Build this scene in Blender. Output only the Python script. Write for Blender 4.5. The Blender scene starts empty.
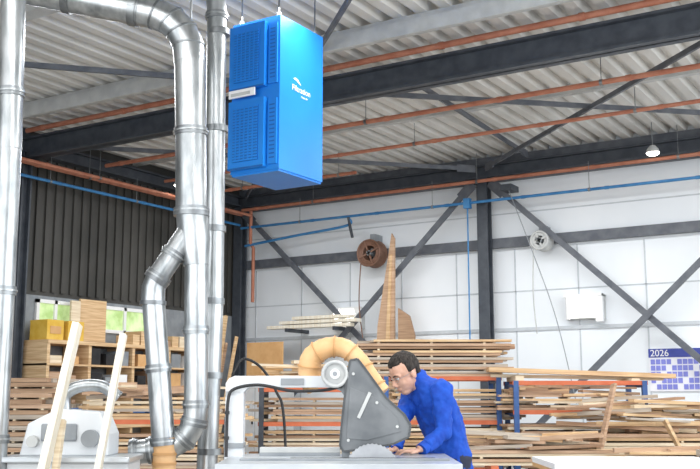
import bpy, bmesh, math, random
from math import *
from mathutils import Vector, Matrix, Euler
random.seed(7)
scn=bpy.context.scene
try: scn.view_settings.view_transform='Standard'
except Exception: pass
YAW=radians(32)
ROT=Matrix.Rotation(YAW,4,'Z')
V=Vector
# ---------------------------------------------------------------- materials
def mat(name,c1,c2=None,rough=.6,metal=0,scale=(6,6,6),detail=4,bump=0,emis=None,es=0,lo=.35,hi=.65,bscale=None,spec=.4):
    m=bpy.data.materials.new(name);m.use_nodes=True
    nt=m.node_tree;b=nt.nodes['Principled BSDF']
    b.inputs['Roughness'].default_value=rough;b.inputs['Metallic'].default_value=metal
    b.inputs['Specular IOR Level'].default_value=spec
    c1=tuple(c1)+(1,)
    if c2 is None: c2=tuple(min(1,x*1.12+.005) for x in c1[:3])
    c2=tuple(c2)+(1,)
    tc=nt.nodes.new('ShaderNodeTexCoord');mp=nt.nodes.new('ShaderNodeMapping');mp.inputs['Scale'].default_value=scale
    nz=nt.nodes.new('ShaderNodeTexNoise');nz.inputs['Detail'].default_value=detail;nz.inputs['Scale'].default_value=1
    rp=nt.nodes.new('ShaderNodeValToRGB');rp.color_ramp.elements[0].position=lo;rp.color_ramp.elements[1].position=hi
    rp.color_ramp.elements[0].color=c1;rp.color_ramp.elements[1].color=c2
    L=nt.links.new
    L(tc.outputs['Object'],mp.inputs[0]);L(mp.outputs[0],nz.inputs[0]);L(nz.outputs[0],rp.inputs[0]);L(rp.outputs[0],b.inputs['Base Color'])
    if bump:
        bp=nt.nodes.new('ShaderNodeBump');bp.inputs['Strength'].default_value=bump;bp.inputs['Distance'].default_value=.02
        L(nz.outputs[0],bp.inputs['Height']);L(bp.outputs[0],b.inputs['Normal'])
    if emis:
        b.inputs['Emission Color'].default_value=tuple(emis)+(1,);b.inputs['Emission Strength'].default_value=es
    return m
M={}
M['galv']=mat('galvanised_steel',(.28,.30,.31),(.58,.60,.61),rough=.30,metal=.85,scale=(12,12,4),detail=8,lo=.3,hi=.7)
M['galvd']=mat('galvanised_collar',(.18,.19,.20),(.34,.36,.37),rough=.35,metal=.8)
M['steel']=mat('painted_dark_steel',(.045,.052,.066),(.07,.08,.095),rough=.5)
M['steelb']=mat('painted_brace_steel',(.09,.10,.12),(.14,.15,.17),rough=.5)
M['roof']=mat('roof_sheet_cream',(.62,.61,.58),(.72,.71,.68),rough=.55,scale=(1,1,1))
M['ltgrey']=mat('light_grey_paint',(.46,.47,.47),(.56,.57,.56),rough=.5)
M['red']=mat('red_oxide_pipe',(.42,.15,.09),(.52,.22,.14),rough=.5)
M['bluep']=mat('blue_pipe',(.03,.17,.40),(.06,.24,.50),rough=.4)
M['wallw']=mat('white_wall_panel',(.77,.81,.85),(.86,.89,.92),rough=.55,scale=(.6,.6,.3))
M['wallj']=mat('panel_joint',(.50,.53,.56),rough=.6)
M['walld']=mat('dark_wall_sheet',(.042,.041,.037),(.070,.067,.061),rough=.6,scale=(1,1,1))
M['floor']=mat('concrete_floor',(.30,.29,.27),(.42,.40,.37),rough=.8,scale=(1.5,1.5,1.5),detail=8)
M['pine']=mat('pine_wood',(.56,.35,.18),(.78,.57,.34),rough=.65,scale=(2,2,40),detail=6)
M['pale']=mat('pale_wood',(.68,.54,.36),(.86,.75,.58),rough=.65,scale=(2,2,40),detail=6)
M['white_wood']=mat('planed_whitewood',(.76,.68,.54),(.88,.84,.74),rough=.6,scale=(30,30,2),detail=6)
M['brown']=mat('brown_hardwood',(.29,.17,.10),(.46,.30,.19),rough=.65,scale=(2,2,40),detail=6)
M['red_wood']=mat('reddish_wood',(.41,.25,.15),(.60,.41,.28),rough=.65,scale=(2,2,40),detail=6)
M['grey_wood']=mat('weathered_wood',(.38,.32,.26),(.55,.48,.40),rough=.7,scale=(2,2,40),detail=6)
M['fblue']=mat('filter_blue',(.01,.19,.64),(.015,.23,.70),rough=.38,scale=(1,1,1))
M['fblued']=mat('filter_blue_dark',(.006,.10,.36),(.008,.12,.42),rough=.5)
M['white']=mat('white_plastic',(.82,.83,.84),(.88,.88,.88),rough=.45)
M['machine']=mat('machine_white',(.62,.65,.68),(.74,.76,.78),rough=.4,scale=(2,2,2))
M['mgrey']=mat('machine_grey',(.22,.24,.26),(.29,.31,.33),rough=.42)
M['guard']=mat('guard_grey',(.12,.13,.14),(.19,.20,.21),rough=.35,metal=.3)
M['guardd']=mat('guard_dark_edge',(.05,.055,.06),(.08,.085,.09),rough=.4)
M['table']=mat('cast_table',(.46,.49,.52),(.58,.61,.64),rough=.3,metal=.45,scale=(3,3,3))
M['blade']=mat('saw_blade',(.30,.31,.33),(.42,.43,.45),rough=.3,metal=.8)
M['tan']=mat('tan_hose',(.66,.38,.17),(.78,.50,.26),rough=.5)
M['tand']=mat('tan_hose_ring',(.52,.29,.12),rough=.5)
M['black']=mat('black_rubber',(.015,.015,.017),(.03,.03,.032),rough=.5)
M['orange']=mat('orange_rack_paint',(.58,.13,.05),(.66,.18,.08),rough=.5)
M['rblue']=mat('blue_rack_paint',(.03,.09,.28),(.05,.13,.34),rough=.45)
M['skin']=mat('skin',(.62,.35,.25),(.72,.44,.33),rough=.5,scale=(20,20,20))
M['lip']=mat('lips',(.50,.20,.16),rough=.5)
M['hair']=mat('dark_hair',(.016,.013,.011),(.060,.050,.045),rough=.65,scale=(90,90,30),bump=.5,spec=.2)
M['sweater']=mat('blue_work_sweater',(.004,.055,.40),(.008,.085,.52),rough=.75,scale=(14,14,14),bump=.25)
M['trouser']=mat('navy_trousers',(.02,.025,.05),(.035,.04,.07),rough=.8)
M['eye']=mat('eye_white',(.8,.8,.78),rough=.3)
M['lamp']=mat('lamp_glow',(1,1,1),(1,1,1),emis=(1,.95,.85),es=14)
M['yellow']=mat('yellow_box',(.70,.42,.05),(.78,.52,.10),rough=.5)
M['green']=mat('garden_view',(.25,.40,.10),(.65,.78,.45),emis=(.55,.72,.35),es=.5,scale=(4,4,4))
M['paper']=mat('planner_paper',(.78,.78,.84),(.84,.84,.88),rough=.6)
M['pblue']=mat('planner_blue',(.05,.07,.32),rough=.6)
M['plilac']=mat('planner_lilac',(.20,.22,.60),rough=.6)
M['reel']=mat('brown_reel',(.16,.08,.05),(.24,.13,.09),rough=.5)
M['mdf']=mat('mdf_panel',(.62,.35,.15),(.70,.43,.20),rough=.6)
WOODS=['pine','pale','brown','red_wood','pine','pale','red_wood','grey_wood']
# ---------------------------------------------------------------- builder
class B:
    def __init__(s): s.v=[];s.f=[];s.m=[];s.sm=[];s.names=[]
    def mi(s,n):
        if n not in s.names:s.names.append(n)
        return s.names.index(n)
    def add(s,vs,fs,m,smooth=False):
        o=len(s.v);s.v+= [V(v) for v in vs];i=s.mi(m)
        for f in fs: s.f.append([o+k for k in f]);s.m.append(i);s.sm.append(smooth)
    def box(s,c,d,m,R=None):
        c=V(c);vs=[]
        for x in(-.5,.5):
            for y in(-.5,.5):
                for z in(-.5,.5):
                    p=V((x*d[0],y*d[1],z*d[2]))
                    if R is not None:p=R@p
                    vs.append(c+p)
        s.add(vs,[(0,1,3,2),(4,6,7,5),(0,4,5,1),(2,3,7,6),(0,2,6,4),(1,5,7,3)],m)
    def b2(s,x0,x1,y0,y1,z0,z1,m): s.box(((x0+x1)/2,(y0+y1)/2,(z0+z1)/2),(abs(x1-x0),abs(y1-y0),abs(z1-z0)),m)
    def beam(s,p,q,w,h,m,up=(0,0,1)):
        p=V(p);q=V(q);d=(q-p);l=d.length;d.normalize();up=V(up)
        if abs(d.dot(up))>.98: up=V((0,1,0))
        a=d.cross(up).normalized();b=a.cross(d).normalized()
        R=Matrix((d,a,b)).transposed()
        s.box((p+q)/2,(l,w,h),m,R)
    def ibeam(s,p,q,w,h,t,m):
        s.beam(p,q,t,h,m)
        for k in(-1,1): s.beam(V(p)+V((0,0,k*(h/2-t/2))),V(q)+V((0,0,k*(h/2-t/2))),w,t,m)
    def tube(s,pts,r,m,seg=16,cap=True,smooth=True,squash=None):
        pts=[V(p) for p in pts];n=len(pts)
        if not hasattr(r,'__len__'): r=[r]*n
        t0=(pts[1]-pts[0]).normalized()
        a=t0.orthogonal().normalized() if abs(t0.z)<.9 else V((1,0,0))
        vs=[];fs=[]
        for i,p in enumerate(pts):
            t=((pts[min(i+1,n-1)]-pts[max(i-1,0)])).normalized()
            a=(a-t*a.dot(t)).normalized();b=t.cross(a)
            for k in range(seg):
                g=2*pi*k/seg;vs.append(p+(a*cos(g)+b*sin(g))*r[i])
        for i in range(n-1):
            for k in range(seg):
                k2=(k+1)%seg;fs.append((i*seg+k,i*seg+k2,(i+1)*seg+k2,(i+1)*seg+k))
        s.add(vs,fs,m,smooth)
        if cap:
            s.add([vs[k] for k in range(seg)],[tuple(range(seg))[::-1]],m)
            s.add([vs[(n-1)*seg+k] for k in range(seg)],[tuple(range(seg))],m)
    def ell(s,c,rad,m,R=None,nu=20,nv=14,fn=None):
        c=V(c);vs=[];fs=[]
        for j in range(nv+1):
            th=pi*j/nv
            for i in range(nu):
                ph=2*pi*i/nu;u=V((sin(th)*cos(ph),sin(th)*sin(ph),cos(th)))
                p=V((u.x*rad[0],u.y*rad[1],u.z*rad[2]))
                if fn:p=fn(p,u)
                if R is not None:p=R@p
                vs.append(c+p)
        for j in range(nv):
            for i in range(nu):
                fs.append((j*nu+i,(j+1)*nu+i,(j+1)*nu+(i+1)%nu,j*nu+(i+1)%nu))
        s.add(vs,fs,m,True)
    def prism(s,poly,y0,y1,m):   # poly in (x,z), extruded along y
        n=len(poly);vs=[(p[0],y0,p[1]) for p in poly]+[(p[0],y1,p[1]) for p in poly]
        fs=[tuple(range(n)),tuple(range(2*n-1,n-1,-1))]+[(i,i+n,(i+1)%n+n,(i+1)%n) for i in range(n)]
        s.add(vs,fs,m)
    def loft(s,rings,m,seg=20):
        vs=[];fs=[];n=len(rings)
        for c,a,b in rings:
            c=V(c);a=V(a);b=V(b)
            for k in range(seg):
                g=2*pi*k/seg;vs.append(c+a*cos(g)+b*sin(g))
        for i in range(n-1):
            for k in range(seg):
                k2=(k+1)%seg;fs.append((i*seg+k,i*seg+k2,(i+1)*seg+k2,(i+1)*seg+k))
        fs.append(tuple(range(seg))[::-1]);fs.append(tuple((n-1)*seg+k for k in range(seg)))
        s.add(vs,fs,m,True)
    def finish(s,name,local=False,bevel=0,parent=None,remesh=0,smooth_it=0,disp=0):
        vs=[(ROT@v) if local else v for v in s.v]
        xs=[v.x for v in vs];ys=[v.y for v in vs];zs=[v.z for v in vs]
        o=V(((min(xs)+max(xs))/2,(min(ys)+max(ys))/2,min(zs)))
        me=bpy.data.meshes.new(name);me.from_pydata([v-o for v in vs],[],s.f)
        for n in s.names: me.materials.append(M[n])
        me.polygons.foreach_set('material_index',s.m);me.polygons.foreach_set('use_smooth',s.sm)
        bm=bmesh.new();bm.from_mesh(me);bmesh.ops.recalc_face_normals(bm,faces=bm.faces);bm.to_mesh(me);bm.free()
        ob=bpy.data.objects.new(name,me);scn.collection.objects.link(ob);ob.location=o
        if parent: ob.parent=parent;ob.location=o-parent.location
        if bevel:
            md=ob.modifiers.new('bevel','BEVEL');md.width=bevel;md.segments=2;md.limit_method='ANGLE'
        if remesh:
            md=ob.modifiers.new('r','REMESH');md.mode='VOXEL';md.voxel_size=remesh;md.use_smooth_shade=True
            if smooth_it:
                md=ob.modifiers.new('s','SMOOTH');md.factor=.5;md.iterations=smooth_it
            if disp:
                tx=bpy.data.textures.new('folds','CLOUDS');tx.noise_scale=.07
                md=ob.modifiers.new('d','DISPLACE');md.texture=tx;md.strength=disp;md.mid_level=.5
        return ob
def path(pts,n=8):
    pts=[V(p) for p in pts];P=[pts[0]]+pts+[pts[-1]];out=[]
    for i in range(1,len(P)-2):
        a,b,c,d=P[i-1],P[i],P[i+1],P[i+2]
        for k in range(n):
            t=k/n;out.append(.5*((2*b)+(c-a)*t+(2*a-5*b+4*c-d)*t*t+(3*b-a-3*c+d)*t**3))
    out.append(pts[-1]);return out
# ---------------------------------------------------------------- room shell
H=5.62
b=B();b.b2(-13.2,5,-3,16.7,-.1,0,'floor');b.finish('floor')
b=B()
xs=-13.2;prof=[];
while xs<5:
    prof+=[(xs,H),(xs+.13,H),(xs+.165,H+.1),(xs+.265,H+.1)];xs+=.3
n=len(prof);vs=[(p[0],-3,p[1]) for p in prof]+[(p[0],16.7,p[1]) for p in prof]
b.add(vs,[(i,i+1,i+1+n,i+n) for i in range(n-1)],'roof')
b.b2(-13.2,5,-3,16.7,H+.13,H+.2,'roof')
b.finish('ceiling')
b=B();b.b2(-13.2,5,16.5,16.7,0,H+.12,'wallw')
x=-12.6
while x<5:
    b.b2(x-.012,x+.012,16.488,16.5,0,3.9,'wallj');x+=1.15
for z in(2.48,): b.b2(-13,5,16.47,16.5,z-.03,z+.03,'wallj')
for z in (3.15,): b.b2(-13,5,16.488,16.5,z-.01,z+.01,'wallj')
b.b2(-13,5,16.488,16.5,4.55,4.57,'wallj')
b.finish('wall_back')
b=B();b.b2(-13.2,-13.0,-3,16.5,0,H+.12,'walld')
y=-3
while y<16.4:
    b.b2(-13.0,-12.96,y,y+.09,3.02,5.25,'walld');y+=.2
b.b2(-13,-12.97,-3,16.5,0,2.95,'mgrey')
b.finish('wall_left')
for k,(y0,y1,z0,z1) in enumerate([(11.1,11.85,2.35,2.86),(12.4,13.75,2.45,2.86)]):
    b=B();b.b2(-12.975,-12.955,y0,y1,z0,z1,'green')
    for yy in(y0,y1,(y0+y1)/2): b.b2(-12.98,-12.92,yy-.03,yy+.03,z0-.03,z1+.03,'white')
    for zz in(z0,z1): b.b2(-12.98,-12.92,y0-.03,y1+.03,zz-.03,zz+.03,'white')
    b.finish('window_%d'%(k+1))
# ---------------------------------------------------------------- steelwork
b=B();b.ibeam((-13,10.6,5.27),(5,10.6,5.27),.22,.34,.03,'steel')
for xx in [-12.9,-7.3,-1.6]: b.beam((xx,10.6,5.44),(xx,10.6,5.62),.15,.15,'steel')
b.finish('roof_beam')
b=B();b.ibeam((-13,4.6,5.27),(5,4.6,5.27),.22,.34,.03,'steel');b.finish('roof_beam')
b=B();b.ibeam((-13,16.3,5.33),(5,16.3,5.33),.2,.24,.03,'steel');b.b2(-13,5,16.38,16.5,5.15,5.62,'steelb');b.finish('eave_beam')
b=B();b.ibeam((-12.85,-3,5.33),(-12.85,16.15,5.33),.2,.22,.03,'steel');b.finish('eave_beam')
b=B();b.b2(-13,5,9.55,9.8,5.45,5.55,'ltgrey');b.b2(-13,5,9.6,9.75,5.55,5.62,'ltgrey');b.b2(-13,5,9.55,9.58,5.38,5.55,'ltgrey');b.finish('roof_purlin')
b=B();b.b2(-13,5,7.0,7.2,5.5,5.62,'ltgrey');b.finish('roof_purlin')
b=B();b.b2(-13,5,13.2,13.3,5.54,5.62,'ltgrey');b.finish('roof_purlin')
b=B();b.beam((-13,16.42,4.02),(5,16.42,4.02),.13,.17,'steelb');b.finish('wall_girt')
def column(x,y):
    b=B()
    b.b2(x-.1,x+.1,y-.1,y-.07,0,5.2,'steel');b.b2(x-.1,x+.1,y+.07,y+.1,0,5.2,'steel');b.b2(x-.02,x+.02,y-.1,y+.1,0,5.2,'steel')
    b.b2(x-.15,x+.15,y-.14,y+.12,0,.03,'steel');b.finish('steel_column')
for x,y in[(-12.85,16.25),(-7.3,16.22),(-1.6,16.22),(-12.85,10.6)]:column(x,y)
def brace(p,q,name='steel_brace',w=.1):
    b=B();b.beam(p,q,w*.5,w,'steelb');p=V(p);q=V(q);d=(q-p).normalized()
    for e,s in((p,1),(q,-1)): b.beam(e+d*s*.0,e+d*s*.35,w*.3,w*1.9,'steelb')
    b.finish(name)
brace((-7.15,16.16,5.1),(-1.75,16.16,.1));brace((-7.15,16.10,.1),(-1.75,16.10,5.1))
brace((-12.7,16.16,5.1),(-7.45,16.16,.1));brace((-12.7,16.10,.1),(-7.45,16.10,5.1))
for p,q in [((-6.1,10.8,5.5),(-6.4,16.1,5.5)),((-7.3,10.8,5.4),(-1.6,16.1,5.4)),((-7.4,10.8,5.4),(-12.6,16.1,5.4)),((-12.6,10.8,5.36),(-7.4,16.1,5.36)),((-1.6,10.8,5.36),(-7.2,16.1,5.36)),((-7.3,10.4,5.4),(-1.6,4.8,5.4)),((-7.3,10.4,5.35),(-12.6,4.8,5.35))]:
    brace(p,q,'roof_brace',.07)
# ---------------------------------------------------------------- pipes
def pipe(name,p,q,r,m,hang=True,n=5,top=H):
    b=B();p=V(p);q=V(q);b.tube([p,q],r,m,10)
    if hang:
        for i in range(n):
            c=p.lerp(q,(i+.5)/n);b.tube([c,(c.x,c.y,top)],.006,'galvd',6);b.tube([c-(q-p).normalized()*.02,c+(q-p).normalized()*.02],r*1.25,'galvd',10)
    for i in range(n*2):
        c=p.lerp(q,(i+.2)/(n*2));d=(q-p).normalized();b.tube([c-d*.035,c+d*.035],r*1.2,m,10)
    return b.finish(name)
pipe('sprinkler_pipe',(-12.6,12.15,5.28),(5,12.15,5.28),.035,'red')
pipe('sprinkler_pipe',(-12.6,13.65,5.28),(5,13.65,5.28),.03,'red')
pipe('sprinkler_pipe',(-12.6,10.42,5.51),(5,10.42,5.51),.04,'red',False)
pipe('sprinkler_pipe',(-12.6,15.98,5.10),(5,15.98,5.10),.033,'red')
pipe('sprinkler_pipe',(-12.55,2,5.0),(-12.55,15.9,5.0),.045,'red')
pipe('sprinkler_pipe',(-12.3,2,4.95),(-12.3,15.9,4.95),.03,'red')
pipe('sprinkler_pipe',(-12.6,14.6,5.2),(-9,14.6,5.2),.03,'red')
pipe('compressed_air_pipe',(-12.6,15.95,4.72),(5,15.95,4.72),.026,'bluep',True,6,5.2)
pipe('compressed_air_pipe',(-12.6,4,4.78),(-12.6,15.9,4.78),.026,'bluep',True,6,5.2)
b=B();b.tube([(-12.35,15.95,5.05),(-12.35,15.95,4.4),(-12.35,16.05,4.3),(-12.35,16.05,3.2)],.035,'red',10)
b.finish('sprinkler_riser')
b=B();b.tube(path([(-10.0,15.95,4.69),(-10.05,15.97,4.55),(-11.2,15.97,4.46),(-12.5,15.97,4.35)]),.026,'bluep',10)
b.tube([(-10.0,15.95,4.70),(-9.95,15.93,4.5),(-9.9,15.93,4.3)],.03,'steel',8);b.finish('compressed_air_branch')
b=B();b.tube([(-7.5,15.95,4.72),(-7.5,15.95,2.0)],.014,'bluep',8);b.b2(-7.56,-7.44,15.9,16.0,4.62,4.8,'bluep');b.finish('air_drop_pipe')
for x,y in[(-4.1,15.6),(-12.1,13.5)]:
    b=B();b.tube([(x,y,H),(x,y,5.22)],.008,'galvd',6);b.tube([(x,y,5.24),(x,y,5.18),(x,y,5.12)],[.04,.09,.11],'ltgrey',16);b.ell((x,y,5.12),(.1,.1,.05),'lamp');b.finish('pendant_lamp')
for x in(-5.57,-10.3):
    b=B();b.b2(x-.33,x+.33,16.38,16.5,2.6,3.0,'ltgrey');b.b2(x-.25,x+.20,16.34,16.38,2.62,2.97,'white')
    for zz in(2.7,2.8,2.9): b.tube([(x-.23,16.31,zz),(x+.18,16.31,zz)],.02,'lamp',10)
    b.b2(x+.21,x+.33,16.3,16.38,2.55,3.02,'white');b.b2(x-.33,x+.33,16.28,16.5,2.98,3.02,'white');b.b2(x-.29,x-.25,16.28,16.5,2.6,2.98,'white');b.finish('fluorescent_lamp')
def reel(x,z,r,m):
    b=B();
    b.tube([(x,16.5,z),(x,16.05,z)],.05,'mgrey',12)
    for yy in(16.32,16.06):
        g=[(x+r*.95*cos(a*2*pi/28),yy,z+r*.95*sin(a*2*pi/28)) for a in range(29)];b.tube(g,.018,m,8)
        for a in range(4): b.beam((x,yy,z),(x+r*.95*cos(a*pi/2+.4),yy,z+r*.95*sin(a*pi/2+.4)),.02,.03,m)
    for k in range(5):
        for rr in (.62,.75,.88):
            g=[(x+(r*rr)*cos(a*2*pi/28),16.09+k*.048,z+(r*rr)*sin(a*2*pi/28)) for a in range(29)];b.tube(g,.022,'reel' if m=='reel' else 'ltgrey',8)
    b.b2(x-.05,x+.05,16.2,16.5,z+r*.6,z+r+.12,'mgrey')
    b.tube(path([(x-r*.7,16.1,z),(x-r*.8,16.05,z-.9),(x-r*.5,16.05,z-1.6)]),.012,'reel' if m=='reel' else 'ltgrey',6)
    b.finish('hose_reel')
reel(-9.62,4.0,.26,'reel');reel(-6.22,3.96,.16,'ltgrey')
b=B();b.tube(path([(-6.7,15.9,4.9),(-6.3,15.9,3.8),(-5.9,15.9,2.6),(-5.6,15.9,1.2)]),.008,'mgrey',6);b.b2(-6.8,-6.6,15.8,16.15,4.85,4.95,'steel');b.finish('hanging_power_cable')
b=B();x0,x1,z0,z1=-4.56,-3.5,1.40,2.08
b.b2(x0,x1,16.47,16.498,z0,z1,'paper');b.b2(x0,x1,16.46,16.47,z1-.14,z1,'pblue')
for i in range(12):
    for j in range(5):
        if (i*7+j*3)%5!=0: b.b2(x0+.03+i*.085,x0+.100+i*.085,16.462,16.47,z0+.03+j*.100,z0+.110+j*.100,'plilac')
b.finish('wall_planner')
t=bpy.data.curves.new('planner_year','FONT');t.body='2026';t.size=.15;t.extrude=.002;t.materials.append(M['white'])
o=bpy.data.objects.new('planner_year',t);scn.collection.objects.link(o);pl=bpy.data.objects['wall_planner'];o.parent=pl;o.rotation_euler=(pi/2,0,0);o.location=V((x0+.03,16.455,z1-.12))-pl.location
# ---------------------------------------------------------------- blue air filter unit
b=B();X0,X1,Y0,Y1,Z0,Z1=-5.93,-5.36,7.33,8.06,3.38,4.90
zm=4.15
b.b2(X0,X1,Y0,Y1,Z0+.02,zm-.01,'fblue');b.b2(X0,X1,Y0,Y1,zm-.01,Z1,'fblue');b.b2(X0+.01,X1-.01,Y0+.01,Y1-.01,Z0,Z1-.01,'fblue')
for za,zb in((Z0+.05,zm-.05),(zm+.06,Z1-.05)):
    b.b2(X0+.01,X1-.14,Y0-.06,Y0,za,zb,'fblue')
    b.b2(X0+.01,X1-.14,Y0-.065,Y0-.06,za,za+.015,'fblued')
    b.b2(X0+.07,X1-.2,Y0-.068,Y0-.06,za+.07,zb-.07,'fblued')
    nn=19
    for i in range(nn):
        zz=za+.08+(zb-za-.16)*i/(nn-1)
        b.b2(X0+.075,X1-.205,Y0-.074,Y0-.068,zz-.009,zz+.009,'fblue')
    for xx in (X0+.11,X0+.16,X0+.21,X0+.26,X0+.31): b.b2(xx-.006,xx+.006,Y0-.076,Y0-.068,za+.08,zb-.08,'fblue')
    b.b2(X1-.12,X1-.02,Y0-.02,Y0,za+.02,zb-.02,'fblue')
    for i in range(14):
        zz=za+.08+(zb-za-.16)*i/13
        b.b2(X1-.1,X1-.04,Y0-.023,Y0-.02,zz-.006,zz+.006,'fblued')
b.b2(X0+.02,X0+.33,Y0-.075,Y0-.06,zm-.02,zm+.055,'white');b.b2(X0+.05,X0+.28,Y0-.08,Y0-.075,zm-.005,zm+.025,'ltgrey')
ym=(Y0+Y1)/2
# small swoosh and lettering
sw=[(ym-.15,4.325),(ym-.11,4.345),(ym-.07,4.335),(ym-.03,4.30),(ym-.02,4.285),(ym-.06,4.30),(ym-.10,4.318)]
b.add([(X1+.003,p[0],p[1]) for p in sw],[tuple(range(len(sw)))],'white')
b.finish('air_filter_unit',bevel=0)
unit=bpy.data.objects['air_filter_unit']
b=B()
for yy in(Y0+.06,Y1-.06):
    for xx in(X0+.06,X1-.06):
        b.tube([(xx,yy,Z1-.01),(xx,yy,H+.02)],.008,'galvd',6);b.tube([(xx,yy,Z1),(xx,yy,Z1+.05)],.02,'galvd',8)
b.finish('hanging_rods',parent=unit)
def label(txt,size,y,z,nm):
    t=bpy.data.curves.new(nm,'FONT');t.body=txt;t.size=size;t.extrude=.001;t.materials.append(M['white'])
    o=bpy.data.objects.new(nm,t);scn.collection.objects.link(o);o.parent=unit;o.rotation_euler=(pi/2,0,pi/2);o.location=V((X1+.004,y,z))-unit.location
label('Filtration',.085,ym-.17,4.21,'lettering');label('clean air',.035,ym-.02,4.165,'small_lettering')
# ---------------------------------------------------------------- ducts (local frame: x lateral, y depth)
def ducting(b,pts,r,m='galv',rings=1.0,seg=28):
    b.tube(pts,r,m,seg)
    acc=0
    for i in range(1,len(pts)):
        L=(V(pts[i])-V(pts[i-1])).length;acc+=L
        if acc>=rings:
            acc=0;d=(V(pts[i])-V(pts[i-1])).normalized();p=V(pts[i]);b.tube([p-d*.03,p+d*.03],r+.010,'galvd',seg);b.tube([p-d*.006,p+d*.006],r+.018,'galv',seg)
def straight(p,q,n=12): p=V(p);q=V(q);return [p.lerp(q,i/n) for i in range(n+1)]
d=7.6
b=B()
pts=straight((-3.2,d,4.66),(-1.66,d,4.35),10)
b.tube(pts,.125,'galv',28)
for p in((-2.9,d,4.60),(-2.25,d,4.47),(-1.72,d,4.362)):
    b.tube([V(p)-V((.03,0,-.006)),V(p)+V((.03,0,-.006))],.138,'galvd',28)
el=[(-1.68,d,4.354),(-1.55,d,4.325),(-1.43,d,4.27),(-1.34,d,4.18),(-1.285,d,4.06),(-1.27,d,3.92)]
b.tube(el,.125,'galv',28)
for p,q in zip(el,el[1:]):
    b.tube([V(p)-(V(q)-V(p)).normalized()*.008,V(p)+(V(q)-V(p)).normalized()*.008],.131,'galvd',28)
v=straight((-1.27,d,3.98),(-1.225,d,2.72),14);ducting(b,v,.122,rings=.62)
b.tube([(-1.225,d,2.74),(-1.2,d,2.5),(-1.18,d,2.3)],[.122,.125,.095],'galv',28)
b.tube([(-1.225,d,2.74),(-1.225,d,2.68)],.138,'galvd',28)
ducting(b,straight((-1.18,d,2.36),(-1.155,d,1.25),12),.088,rings=.5)
lo=path([(-1.155,d,1.26),(-1.165,d,1.12),(-1.24,d,1.0),(-1.38,d,.93),(-1.6,d,.9)],5);ducting(b,lo,.09,rings=.12)
ducting(b,straight((-1.24,d-.02,2.56),(-1.46,d-.05,2.2),6),.085,rings=.2)
br=[(-1.46,d-.05,2.2),(-1.49,d-.05,2.12),(-1.49,d-.05,2.02)];b.tube(br,.09,'galv',28);b.tube([V(br[0])+V((.02,0,.03)),V(br[0])-V((.02,0,.03))],.1,'galvd',28);b.tube([br[2],V(br[2])-V((0,0,.03))],.1,'galvd',28)
ducting(b,straight((-1.49,d-.05,2.05),(-1.38,d-.05,.98),10),.086,rings=.45)
b.tube([(-1.38,d-.05,1.0),(-1.37,d-.05,.92),(-1.37,d-.05,.45)],[.095,.085,.085],'tan',28)
for k in range(6): b.tube([(-1.37,d-.05,.9-k*.07),(-1.37,d-.05,.88-k*.07)],.092,'tand',20)
b.tube([(-1.37,d-.05,.5),(-1.37,d-.05,0)],.09,'galv',20)
b.tube([(-1.27,d,4.2),(-1.27,d,5.64)],.008,'galvd',6);b.tube([(-2.6,d,4.5),(-2.6,d,5.64)],.008,'galvd',6)
b.finish('dust_extraction_duct',local=True)
b=B();d=8.15
el=path([(-2.6,d,4.95),(-1.5,d,4.93),(-1.26,d,4.86),(-1.16,d,4.7),(-1.14,d,4.5)],6);ducting(b,el,.085,rings=.3)
b.tube(straight((-1.14,d,4.5),(-1.115,d,2.1),10),.083,'galv',24);b.tube(straight((-1.115,d,2.1),(-1.15,d,0.0),10),.083,'galv',24)
for z in(4.4,3.55,2.7,2.1,1.5,.9): b.tube([(-1.12,d,z),(-1.12,d,z-.05)],.096,'galvd',24)
b.tube([(-1.5,d,4.93),(-1.5,d,5.64)],.008,'galvd',6)
b.finish('dust_extraction_duct',local=True)
b=B();d=7.0
ducting(b,straight((-2.52,d,5.6),(-2.45,d,3.06),12),.088,rings=.85);ducting(b,straight((-2.45,d,3.06),(-2.43,d,0.0),12),.086,rings=.8)
b.finish('dust_extraction_duct',local=True)
# ---------------------------------------------------------------- table saw
b=B()
TZ=.95
b.b2(-.72,.60,5.45,6.47,TZ-.05,TZ,'table')
b.b2(-.72,.60,5.45,6.47,TZ-.075,TZ-.05,'mgrey')
b.b2(-.5,.45,5.6,6.35,.06,TZ-.07,'machine');b.b2(-.52,.47,5.58,6.37,0,.08,'mgrey')
b.b2(-.35,.3,5.585,5.6,.3,.75,'mgrey')
b.b2(-.35,.5,6.0,6.015,TZ-.001,TZ+.002,'black')
b.b2(-.62,.56,5.74,5.78,TZ,TZ+.012,'mgrey')
b.b2(-.55,-.06,6.22,6.30,TZ,TZ+.05,'ltgrey');b.b2(-.55,-.06,6.2,6.22,TZ,TZ+.02,'mgrey')
b.b2(-.755,-.645,6.14,6.26,.0,1.34,'machine')
b.prism([(-.755,1.30),(-.755,1.385),(-.735,1.415),(-.70,1.43),(-.12,1.43),(-.08,1.40),(-.08,1.36),(-.62,1.36),(-.645,1.33)],6.14,6.26,'machine')
b.b2(-.76,-.64,6.13,6.27,1.0,1.03,'mgrey');b.b2(-.42,-.28,6.13,6.14,1.375,1.415,'mgrey')
cable=path([(-.74,6.11,.95),(-.74,6.11,1.1),(-.735,6.11,1.28),(-.70,6.11,1.35),(-.55,6.11,1.375),(-.35,6.11,1.34),(-.15,6.11,1.345),(-.05,6.1,1.37)],6)
b.tube(cable,.010,'black',8)
for z in(1.05,1.2): b.b2(-.752,-.728,6.1,6.14,z,z+.02,'black')
b.tube([(-.12,6.2,1.40),(-.02,6.2,1.36),(.02,6.18,1.30)],.035,'ltgrey',12)
g=[(-.09+.072*cos(a*2*pi/28),6.05,1.44+.072*sin(a*2*pi/28)) for a in range(29)];b.tube(g,.012,'ltgrey',10)
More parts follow.
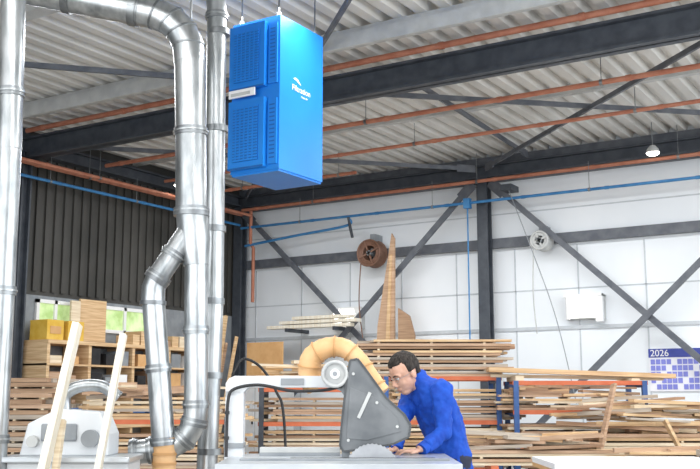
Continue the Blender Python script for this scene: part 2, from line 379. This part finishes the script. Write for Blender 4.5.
b.tube([(-.09,6.06,1.44),(-.09,6.10,1.44)],.066,'ltgrey',28);b.tube([(-.09,6.03,1.44),(-.09,6.06,1.44)],.03,'white',24);b.tube([(-.09,6.0,1.44),(-.09,6.2,1.44)],.014,'mgrey',12)
b.beam((-.09,6.13,1.44),(.0,6.13,1.30),.05,.05,'mgrey')
gp=[(.00,1.52),(.045,1.53),(.085,1.48),(.215,1.30),(.325,1.20),(.36,1.14),(.35,1.07),(.26,1.03),(.12,1.0),(-.04,.985),(-.06,1.02),(-.045,1.2),(-.03,1.32),(-.015,1.45)]
b.prism(gp,6.05,6.16,'guard')
b.prism([(-.0,1.36),(.15,1.3),(.28,1.18),(.3,1.1),(.1,1.05),(-.02,1.06)],6.042,6.05,'guard')
for i in range(len(gp)):
    p=gp[i];q=gp[(i+1)%len(gp)];b.beam((p[0],6.046,p[1]),(q[0],6.046,q[1]),.012,.012,'guardd',(0,1,0))
for p in((.02,1.44),(.28,1.13),(-.01,1.05),(.16,1.27)): b.tube([(p[0],6.03,p[1]),(p[0],6.05,p[1])],.009,'ltgrey',10)
b.b2(-.05,.0,6.09,6.12,TZ,1.1,'mgrey')
b.beam((.12,6.035,1.33),(.05,6.035,1.18),.012,.02,'ltgrey')
cx,cz,R=.13,.87,.165;vs=[];nT=80
for i in range(nT):
    a=2*pi*i/nT;rr=R if i%2==0 else R-.007;vs.append((cx+rr*cos(a),cz+rr*sin(a)))
b.prism(vs,6.005,6.01,'blade')
hp=path([(-.20,6.24,1.37),(-.245,6.22,1.44),(-.235,6.2,1.54),(-.15,6.18,1.60),(-.04,6.17,1.60),(.05,6.16,1.53),(.13,6.14,1.42),(.20,6.12,1.33)],6)
rad=[.075-.030*(i/(len(hp)-1))+(.003 if i%2 else 0) for i in range(len(hp))]
b.tube(hp,rad,'tan',24)
for i in range(3,len(hp)-1,6):
    dd=(hp[i+1]-hp[i]).normalized();b.tube([hp[i]-dd*.004,hp[i]+dd*.004],rad[i]+.006,'tand',24)
b.finish('table_saw',local=True,bevel=.004)
# ---------------------------------------------------------------- man
man=bpy.data.objects.new('man',None);scn.collection.objects.link(man);man.location=ROT@V((.6,6.75,0))
fd=V((-.88,-.47,0));ld=V((.47,-.88,0))
def sweater():
    b=B();c=[(.66,6.80,.80),(.655,6.79,.92),(.635,6.78,1.04),(.60,6.765,1.15),(.555,6.75,1.26),(.515,6.735,1.34),(.475,6.725,1.395),(.435,6.71,1.43)]
    wa=[.182,.178,.17,.18,.20,.20,.14,.068];wb=[.145,.138,.125,.128,.13,.115,.09,.068]
    b.loft([(c[i],ld*wa[i],(fd*cos(.45)+V((0,0,-sin(.45)))*(i/7)).normalized()*wb[i]) for i in range(8)],'sweater')
    S_=V((.515,6.735,1.34))
    sl=S_+ld*.17;sr=S_-ld*.17
    el=V((.60,6.52,1.085));wl=V((.47,6.40,.995))
    b.tube([S_+ld*.10,sl,sl.lerp(el,.5),el,el.lerp(wl,.5),wl],[.07,.080,.064,.055,.050,.043],'sweater',18)
    b.ell(sl,(.078,.078,.078),'sweater');b.ell(el,(.056,.056,.056),'sweater')
    er=V((.32,6.66,1.12));wr=V((.30,6.50,.995))
    b.tube([S_-ld*.10,sr,sr.lerp(er,.5),er,er.lerp(wr,.5),wr],[.07,.080,.064,.055,.05,.042],'sweater',18)
    b.ell(sr,(.076,.076,.076),'sweater');b.ell(er,(.055,.055,.055),'sweater')
    b.tube([(.455,6.715,1.42),(.425,6.70,1.452)],[.072,.062],'sweater',18)
    b.finish('sweater',local=True,parent=man,remesh=.009,smooth_it=2,disp=.035)
    b=B()
    b.tube([wl-(wl-el).normalized()*.01,wl+(wl-el).normalized()*.04],.041,'sweater',16);b.tube([wr-(wr-er).normalized()*.01,wr+(wr-er).normalized()*.04],.040,'sweater',16);b.finish('cuffs',local=True,parent=man)
    return el,wl,er,wr
el,wl,er,wr=sweater()
def hand(w,dirv,side,name):
    b=B();dirv=V(dirv).normalized();n=V((0,0,1));s=dirv.cross(n).normalized()*side
    b.tube([w-dirv*.01,w+dirv*.03],.022,'skin',12)
    pc=w+dirv*.065+V((0,0,-.008))
    R=Matrix((dirv,s,dirv.cross(s).normalized())).transposed()
    b.ell(pc,(.05,.042,.016),'skin',R)
    for i,(o,L) in enumerate([(-.031,.062),(-.011,.074),(.010,.078),(.031,.070)]):
        p0=pc+dirv*.035+s*o;p1=p0+dirv*L*.45+V((0,0,.008))+s*o*.15;p2=p1+dirv*L*.33+V((0,0,-.006));p3=p2+dirv*L*.22+V((0,0,-.012))
        b.tube([p0-dirv*.03,p0,p1,p2,p3],[.010,.0105,.0095,.0085,.006],'skin',10);b.ell(p3,(.0065,)*3,'skin',None,10,8)
    p0=pc-dirv*.015+s*.035;p1=p0+s*.025+dirv*.02;p2=p1+dirv*.03+s*.008+V((0,0,-.004))
    b.tube([pc-dirv*.02,p0,p1,p2],[.014,.014,.011,.008],'skin',10);b.ell(p2,(.008,)*3,'skin',None,10,8)
    b.finish(name,local=True,parent=man,remesh=.0035,smooth_it=1)
wl2=wl+(wl-el).normalized()*.03;wr2=wr+(wr-er).normalized()*.03
hand(V((wl2.x,wl2.y,.985)),(-.85,-.3,-.08),-1,'left_hand')
hand(V((wr2.x,wr2.y,.985)),(-.75,-.55,-.08),1,'right_hand')
b=B()
for sgn in(1,-1):
    hp_=V((.665,6.80,.90))+ld*.09*sgn;kn=V((.63,6.79,.48))+ld*.10*sgn+fd*.03;an=V((.69,6.81,.09))+ld*.11*sgn
    b.tube([hp_+V((0,0,.03)),hp_.lerp(kn,.4),kn,kn.lerp(an,.35),an],[.10,.088,.065,.063,.05],'trouser',18)
b.ell((.665,6.80,.88),(.13,.15,.12),'trouser',Matrix.Rotation(.4,3,'Z'))
b.finish('trousers',local=True,parent=man,remesh=.014,smooth_it=2,disp=.012)
b=B()
for sgn in(1,-1):
    an=V((.69,6.81,.05))+ld*.11*sgn
    R=Matrix((fd,ld,V((0,0,1)))).transposed()
    b.ell(an+fd*.06+V((0,0,0)),(.15,.05,.05),'black',R,fn=lambda p,u:V((p.x,p.y,max(p.z,-.048))))
b.finish('boots',local=True,parent=man)
hf=V((-.74,-.42,-.52)).normalized();hl=V((0,0,1)).cross(hf).normalized();hu=hf.cross(hl).normalized()
HR=Matrix((hf,hl,hu)).transposed();HC=V((.362,6.665,1.460));HS=1.05
def hp3(f,l,u): return HC+HR@(V((f,l,u))*HS)
def E(b,c,r,m,*a): b.ell(c,tuple(x*HS for x in r),m,HR,*a)
b=B()
E(b,hp3(-.005,0,.03),(.098,.078,.095),'skin')
E(b,hp3(.022,0,-.03),(.074,.064,.085),'skin')
E(b,hp3(.045,0,-.095),(.040,.036,.030),'skin')
for s in(1,-1):
    E(b,hp3(.05,s*.036,-.035),(.030,.024,.028),'skin')
    E(b,hp3(-.008,s*.078,-.012),(.020,.010,.032),'skin')
    b.tube([hp3(.086,s*.012,.022),hp3(.083,s*.040,.026),hp3(.070,s*.056,.016)],[.011,.011,.008],'skin',8)
b.tube([hp3(.088,0,.012),hp3(.100,0,-.010),hp3(.112,0,-.033)],[.010,.012,.015],'skin',10);E(b,hp3(.098,0,-.038),(.014,.018,.010),'skin')
E(b,hp3(.078,0,-.068),(.020,.026,.018),'skin')
b.tube([hp3(-.01,0,-.06),hp3(-.045,0,-.12),V((.45,6.72,1.38))],[.056,.058,.062],'skin',18)
b.finish('head',local=True,parent=man,remesh=.0045,smooth_it=3)
b=B()
for s in(1,-1):
    E(b,hp3(.083,s*.031,.006),(.009,.013,.007),'eye',12,8);E(b,hp3(.090,s*.031,.004),(.004,.005,.005),'black',8,8)
    b.tube([hp3(.097,s*.014,.026),hp3(.093,s*.034,.032),hp3(.080,s*.053,.024)],[.003,.0045,.003],'hair',8)
    g=[hp3(.099-.008*abs(cos(a)),s*.032+.021*cos(a),.003+.015*sin(a)) for a in [2*pi*k/16 for k in range(17)]]
    b.tube(g,.0012,'mgrey',6)
    b.tube([hp3(.090,s*.053,.005),hp3(.03,s*.080,.006),hp3(-.005,s*.085,.004)],.0013,'mgrey',6)
b.tube([hp3(.098,-.012,.006),hp3(.104,0,.009),hp3(.098,.012,.006)],.0012,'mgrey',6)
b.tube([hp3(.093,-.018,-.070),hp3(.0985,0,-.068),hp3(.093,.018,-.070)],[.002,.0045,.002],'lip',8)
b.finish('face_details',local=True,parent=man)
b=B()
def hfn(p,u):
    k=1.0+.035*sin(u.x*17+u.y*9)*sin(u.z*13+u.y*21)*.5
    front=u.x>.30 and u.z<.42+.15*abs(u.y)
    side=u.z<-.25 and u.x>-.35
    low=u.z<-.62
    if front or side or low: k=.84
    return p*k
E(b,hp3(-.012,0,.036),(.106,.087,.102),'hair',56,40,hfn)
E(b,hp3(-.060,0,-.020),(.042,.060,.055),'hair')
b.finish('hair',local=True,parent=man)
# ---------------------------------------------------------------- timber helpers
def stack(name,r0,r1,d0,z0,layers,t=.035,deep=3,w=.14,rag=.12,yaw=0,slope=0,woods=WOODS,sticker=True):
    b=B();c=V(((r0+r1)/2,d0,0));Rz=Matrix.Rotation(yaw,3,'Z');z=z0
    for k in range(layers):
        a0=r0+slope*k
        for j in range(deep):
            x0=a0+random.uniform(-rag,rag);x1=r1+random.uniform(-rag,rag)
            m=random.choice(woods);jy=random.uniform(-.02,.02)
            p=Rz@V(((x0+x1)/2-c.x,(j-(deep-1)/2)*(w+.01)+jy,0))
            b.box((c.x+p.x,c.y+p.y,z+t/2),(x1-x0,w-abs(jy),t*random.uniform(.82,.97)),m,Rz@Matrix.Rotation(random.uniform(-.012,.012),3,'Z'))
        z+=t
        if sticker and k%2==1 and k<layers-1:
            for q in (.12,.5,.88):
                p=Rz@V((r0+slope*layers*.5+(r1-r0-slope*layers*.5)*q-c.x,0,0))
                b.box((c.x+p.x,c.y+p.y,z+.009),(.03,deep*w,.018),'pale',Rz)
            z+=.018
    b.finish(name,local=True);return z
def heap(name,r0,r1,d0,z0,n,h,lmin=.5,lmax=1.4,depth=.5):
    # loose jumble of boards thrown on top of each other
    b=B()
    for i in range(n):
        L=random.uniform(lmin,lmax);f=i/n;c=V((random.uniform(r0+L*.35,r1-L*.35),d0+random.uniform(-.5,.5)*depth,z0+.03+h*f*random.uniform(.75,1)))
        R=Matrix.Rotation(random.uniform(-.45,.45),3,'Z')@Matrix.Rotation(random.uniform(-.07,.07),3,'Y')
        b.box(c,(L,random.uniform(.06,.18),random.uniform(.02,.05)),random.choice(WOODS),R)
    b.finish(name,local=True)
def rack(r0,r1,d0,d1,levels,top,cu='rblue',cb='orange',n=2):
    b=B()
    for i in range(n):
        r=r0+(r1-r0)*i/(n-1)
        for dd in(d0,d1): b.b2(r-.03,r+.03,dd-.03,dd+.03,0,top,cu)
        for z in levels: b.beam((r,d0,z-.06),(r,d1,z-.06),.04,.04,cu)
        b.beam((r,d0,.2),(r,d1,min(top,1.0)),.02,.02,cu)
    for z in levels:
        for dd in(d0,d1): b.b2(r0-.04,r1+.04,dd-.02,dd+.02,z-.05,z,cb)
    b.finish('lumber_rack',local=True)
rack(.45,1.85,12.6,13.3,[.45,1.02,1.56],1.56)
zt=stack('lumber_stack',.15,1.9,12.95,1.56,11,.034,4,.16,.2,woods=['red_wood','pine','brown','red_wood','grey_wood'])
stack('lumber_stack',.5,2.1,12.95,1.02,9,.035,4,.16,.22,woods=['brown','red_wood','pine','grey_wood','pale'])
stack('lumber_stack',.4,2.0,12.95,.45,11,.035,4,.16,.2)
rack(2.0,3.55,12.2,12.9,[.35,.75,1.15,1.5],1.5,'rblue','orange')
b=B();b.beam((1.7,12.45,1.64),(4.0,12.5,1.56),.22,.055,'pine');b.beam((1.75,12.65,1.57),(3.9,12.65,1.53),.18,.04,'pale');b.b2(2.0,2.1,12.2,12.9,1.5,1.56,'pale');b.b2(3.4,3.5,12.2,12.9,1.5,1.53,'pale');b.finish('long_board',local=True)
stack('lumber_stack',2.1,3.2,12.55,1.15,5,.03,4,.14,.35)
heap('offcut_pile',1.95,3.6,12.55,1.28,16,.16,.4,.9)
stack('lumber_stack',1.9,3.5,12.55,.75,6,.033,4,.14,.3,woods=['brown','red_wood','pine','pale'])
stack('lumber_stack',2.1,3.6,12.55,.35,8,.033,4,.14,.2)
def trestle(r,d0,d1,z):
    b=B()
    b.b2(r-.04,r+.04,d0,d1,z-.08,z,'orange')
    for dd in(d0+.06,d1-.06):
        b.beam((r-.25,dd,0),(r,dd,z-.06),.04,.04,'rblue');b.beam((r+.25,dd,0),(r,dd,z-.06),.04,.04,'rblue')
        b.beam((r-.17,dd,.25),(r+.17,dd,.25),.03,.03,'orange')
    b.finish('trestle',local=True)
for r in(2.9,4.3): trestle(r,11.5,12.1,.62)
stack('lumber_stack',2.6,4.9,11.8,.62,6,.04,4,.15,.35)
heap('lumber_pile',2.5,5.2,11.8,.88,46,.42,.7,1.9,.55)
for r in(3.1,4.0): trestle(r,10.0,10.5,.5)
stack('lumber_stack',2.8,4.3,10.25,.5,3,.04,4,.13,.25,woods=['pale','pine','red_wood'])
heap('offcut_pile',2.8,4.4,10.25,.62,18,.14,.4,1.1,.4)
for r in(1.5,2.3): trestle(r,10.6,11.1,.6)
stack('lumber_stack',1.2,2.6,10.85,.6,4,.035,3,.14,.25)
heap('offcut_pile',1.2,2.7,10.85,.75,18,.16,.4,1.1,.4)
def board(name,p,q,w,t,m,ax=(0,1,0)):
    b=B();b.beam(p,q,w,t,m,ax);return b.finish(name,local=True)
board('leaning_board',(2.55,11.15,.02),(2.95,11.3,1.45),.03,.16,'red_wood')
board('leaning_board',(3.9,11.0,.02),(3.5,11.3,1.05),.03,.12,'pine')
b=B();b.b2(3.25,4.4,8.9,9.6,.76,.82,'grey_wood')
for r in(3.3,4.3):
    for dd in(8.95,9.55): b.b2(r-.03,r+.03,dd-.03,dd+.03,0,.76,'rblue')
b.b2(3.3,4.35,8.95,9.55,.3,.33,'pine');b.b2(3.5,3.8,9.1,9.4,.82,.86,'pale');b.finish('workbench',local=True)
b=B();b.b2(1.38,2.6,6.9,7.75,.82,.86,'white');b.b2(1.38,2.6,6.9,7.75,.79,.82,'mdf')
for r in(1.45,2.5):
    for dd in(7.0,7.65): b.b2(r-.03,r+.03,dd-.03,dd+.03,0,.8,'mgrey')
b.finish('assembly_bench',local=True)
b=B();b.prism([(-9.50,0),(-9.0,0),(-8.97,4.2),(-9.03,4.3),(-9.34,2.6)],15.9,15.94,'red_wood')
b.prism([(-9.30,.0),(-9.16,.0),(-9.02,3.9),(-9.06,3.9)],15.88,15.9,'pine')
b.finish('leaning_plank')
b=B();b.prism([(-8.85,0),(-8.5,0),(-8.52,2.4),(-8.62,2.75),(-8.85,2.9)],15.8,15.85,'brown');b.finish('leaning_plank')
b=B()
for i,(a,c,z) in enumerate([(-11.8,-9.9,2.62),(-11.5,-9.75,2.70),(-11.2,-9.9,2.78)]): b.b2(a,c,15.8,16.0,z,z+.06,'white_wood')
for x in(-11.3,-10.2):
    b.b2(x-.03,x+.03,15.75,16.5,2.55,2.62,'steel')
b.finish('lumber_shelf')
# ---------------------------------------------------------------- left wall bench & shelf
b=B()
b.b2(-12.95,-12.3,10.8,14.6,2.14,2.2,'pine');b.b2(-12.95,-12.3,10.8,14.6,1.42,1.48,'pine');b.b2(-12.95,-12.3,10.8,14.6,.8,.86,'pine')
b.b2(-12.95,-12.3,10.8,14.6,1.80,1.83,'pine')
for y in(10.83,11.7,12.7,13.6,14.55): b.b2(-12.93,-12.32,y-.03,y+.03,0,2.14,'pine')
for zz in(1.48,1.83):
    for i,y in enumerate([10.9,11.25,11.77,12.1,12.4,12.85,13.2,13.7,14.1]):
        b.b2(-12.75,-12.36,y,y+random.uniform(.18,.28),zz,zz+random.uniform(.12,.29),random.choice(['brown','pale','mdf','red_wood','white','black','mgrey']))
for i,y in enumerate([11.0,11.35,11.8,12.2,12.8,13.2,13.9]):
    b.b2(-12.75,-12.4,y,y+.3,.86,.86+random.uniform(.2,.5),random.choice(['brown','pale','mgrey','red_wood','rblue']))
b.finish('storage_shelf')
for y,m in[(10.85,'yellow'),(11.28,'yellow')]:
    b=B();b.b2(-12.8,-12.4,y,y+.34,2.2,2.52,m);b.b2(-12.39,-12.4,y+.06,y+.28,2.3,2.42,'mdf');b.b2(-12.8,-12.4,y+.15,y+.19,2.52,2.525,'brown');b.finish('storage_box',bevel=.01)
b=B();b.b2(-12.85,-12.81,11.9,12.5,2.2,2.95,'pine');b.b2(-12.81,-12.79,11.9,12.5,2.2,2.24,'brown');b.b2(-12.79,-12.75,11.65,11.85,2.2,2.9,'pale');b.finish('plywood_panel')
b=B()
for i in range(8): b.b2(-12.75,-12.35,12.7+i*.2,12.86+i*.2,2.2,2.2+random.uniform(.08,.25),random.choice(['pale','pine','white','brown','yellow']))
b.finish('offcut_pile')
stack('lumber_stack',-4.1,-3.3,11.6,.0,26,.05,5,.16,.15,woods=['brown','red_wood','grey_wood','brown'])
b=B();b.b2(-12.3,-11.2,15.4,15.9,0,1.6,'ltgrey');b.b2(-12.25,-11.77,15.38,15.4,.1,1.5,'machine');b.b2(-11.73,-11.25,15.38,15.4,.1,1.5,'machine');b.b2(-11.8,-11.78,15.35,15.38,.8,.95,'black');b.finish('tool_cabinet')
b=B();b.b2(-12.05,-11.2,15.5,15.54,1.6,2.35,'mdf');b.b2(-12.0,-11.9,15.54,15.7,1.6,1.64,'pine');b.finish('mdf_sheet')
for i in range(9):
    x=-12.7+i*.07
    b=B();b.beam((x,14.9-.03*i,.01),(x+random.uniform(-.1,.25),15.3-.03*i,random.uniform(1.9,3.0)),.025,.08,random.choice(['pine','pale','red_wood']),(0,1,0));b.finish('leaning_plank')
rack(-1.1,.2,12.6,13.3,[.5,1.0,1.42],1.45,'steel','orange')
stack('lumber_stack',-1.2,.1,12.95,1.42,4,.035,3,.15,.25)
heap('offcut_pile',-1.2,.1,12.95,1.58,12,.16,.3,.9)
stack('lumber_stack',-1.1,.2,12.95,1.0,7,.035,3,.15,.2)
stack('lumber_stack',-1.1,.2,12.95,.5,9,.035,3,.15,.2)
rack(-2.9,-1.4,11.6,12.2,[.5,1.05],1.08,'steel','orange')
stack('lumber_stack',-3.0,-1.3,11.9,1.05,5,.035,3,.15,.2)
heap('offcut_pile',-3.0,-1.3,11.9,1.26,16,.2,.3,1.0)
stack('lumber_stack',-3.0,-1.3,11.9,.5,9,.035,3,.15,.2)
# ---------------------------------------------------------------- planer lower left
b=B()
b.b2(-2.35,-1.52,7.0,7.42,.0,.86,'machine');b.b2(-2.4,-1.5,6.95,7.44,.86,.90,'table')
b.prism([(-2.3,.9),(-2.25,1.12),(-2.05,1.22),(-1.75,1.2),(-1.68,1.05),(-1.68,.9)],7.1,7.42,'machine')
b.tube(path([(-2.05,7.3,1.2),(-2.05,7.3,1.32),(-1.95,7.32,1.38),(-1.8,7.34,1.38),(-1.68,7.36,1.30)],5),.045,'galv',20)
b.b2(-2.15,-1.9,7.08,7.1,1.0,1.12,'mgrey');b.tube([(-1.8,7.04,1.02),(-1.8,7.1,1.02)],.06,'mgrey',20)
b.tube([(-2.2,7.05,1.0),(-2.2,7.1,1.0)],.04,'ltgrey',16)
b.b2(-2.3,-1.6,6.98,7.0,.2,.7,'mgrey');b.finish('thickness_planer',local=True,bevel=.01)
b=B();b.tube(path([(-.98,8.45,1.5),(-.9,8.5,1.62),(-.75,8.5,1.55),(-.62,8.5,1.35),(-.55,8.5,1.1),(-.5,8.5,.02)]),.012,'black',8)
b.tube(path([(-.98,8.45,1.5),(-.99,8.45,1.3),(-.95,8.45,.8),(-.9,8.45,.02)]),.012,'black',8);b.finish('air_hose',local=True)
board('leaning_board',(-2.12,6.55,.01),(-1.88,6.91,1.80),.045,.12,'white_wood')
board('leaning_board',(-1.75,6.6,.01),(-1.56,6.91,1.73),.04,.07,'white_wood')
board('leaning_board',(-1.98,6.62,.01),(-1.95,6.90,1.15),.04,.06,'pale')
# ---------------------------------------------------------------- light
w=bpy.data.worlds.new('World');scn.world=w;w.use_nodes=True
bg=w.node_tree.nodes['Background'];bg.inputs[0].default_value=(.90,.95,1,1);bg.inputs[1].default_value=1.1
def area(name,loc,rot,sx,sy,e,col=(1,1,1)):
    l=bpy.data.lights.new(name,'AREA');l.shape='RECTANGLE';l.size=sx;l.size_y=sy;l.energy=e;l.color=col
    o=bpy.data.objects.new(name,l);scn.collection.objects.link(o);o.location=loc;o.rotation_euler=rot
area('ceiling_fill',(-6,13,5.0),(0,0,0),10,.5,370,(.97,.99,1))  # this and the next two: added overhead fill, no fixtures behind them
area('ceiling_fill',(-6,7.5,5.0),(0,0,0),10,.5,280,(.97,.99,1))
area('ceiling_fill',(-2,3,5.0),(0,0,0),8,.5,200)
area('side_fill',(4.8,8,3),(0,radians(90),0),4,14,620,(.93,.97,1))  # added fill from the open right side, no window modelled
area('rear_fill',(-3,-2.8,2.8),(radians(-90)+pi,0,0),12,4.5,450,(.97,.99,1))  # added fill behind the camera at the open rear, no door there
cam=bpy.data.objects.new('camera',bpy.data.cameras.new('camera'));scn.collection.objects.link(cam);scn.camera=cam
cam.location=(0,0,1.3);cam.rotation_euler=(radians(90+9.26),0,YAW);cam.data.lens=1000/700*36;cam.data.sensor_width=36
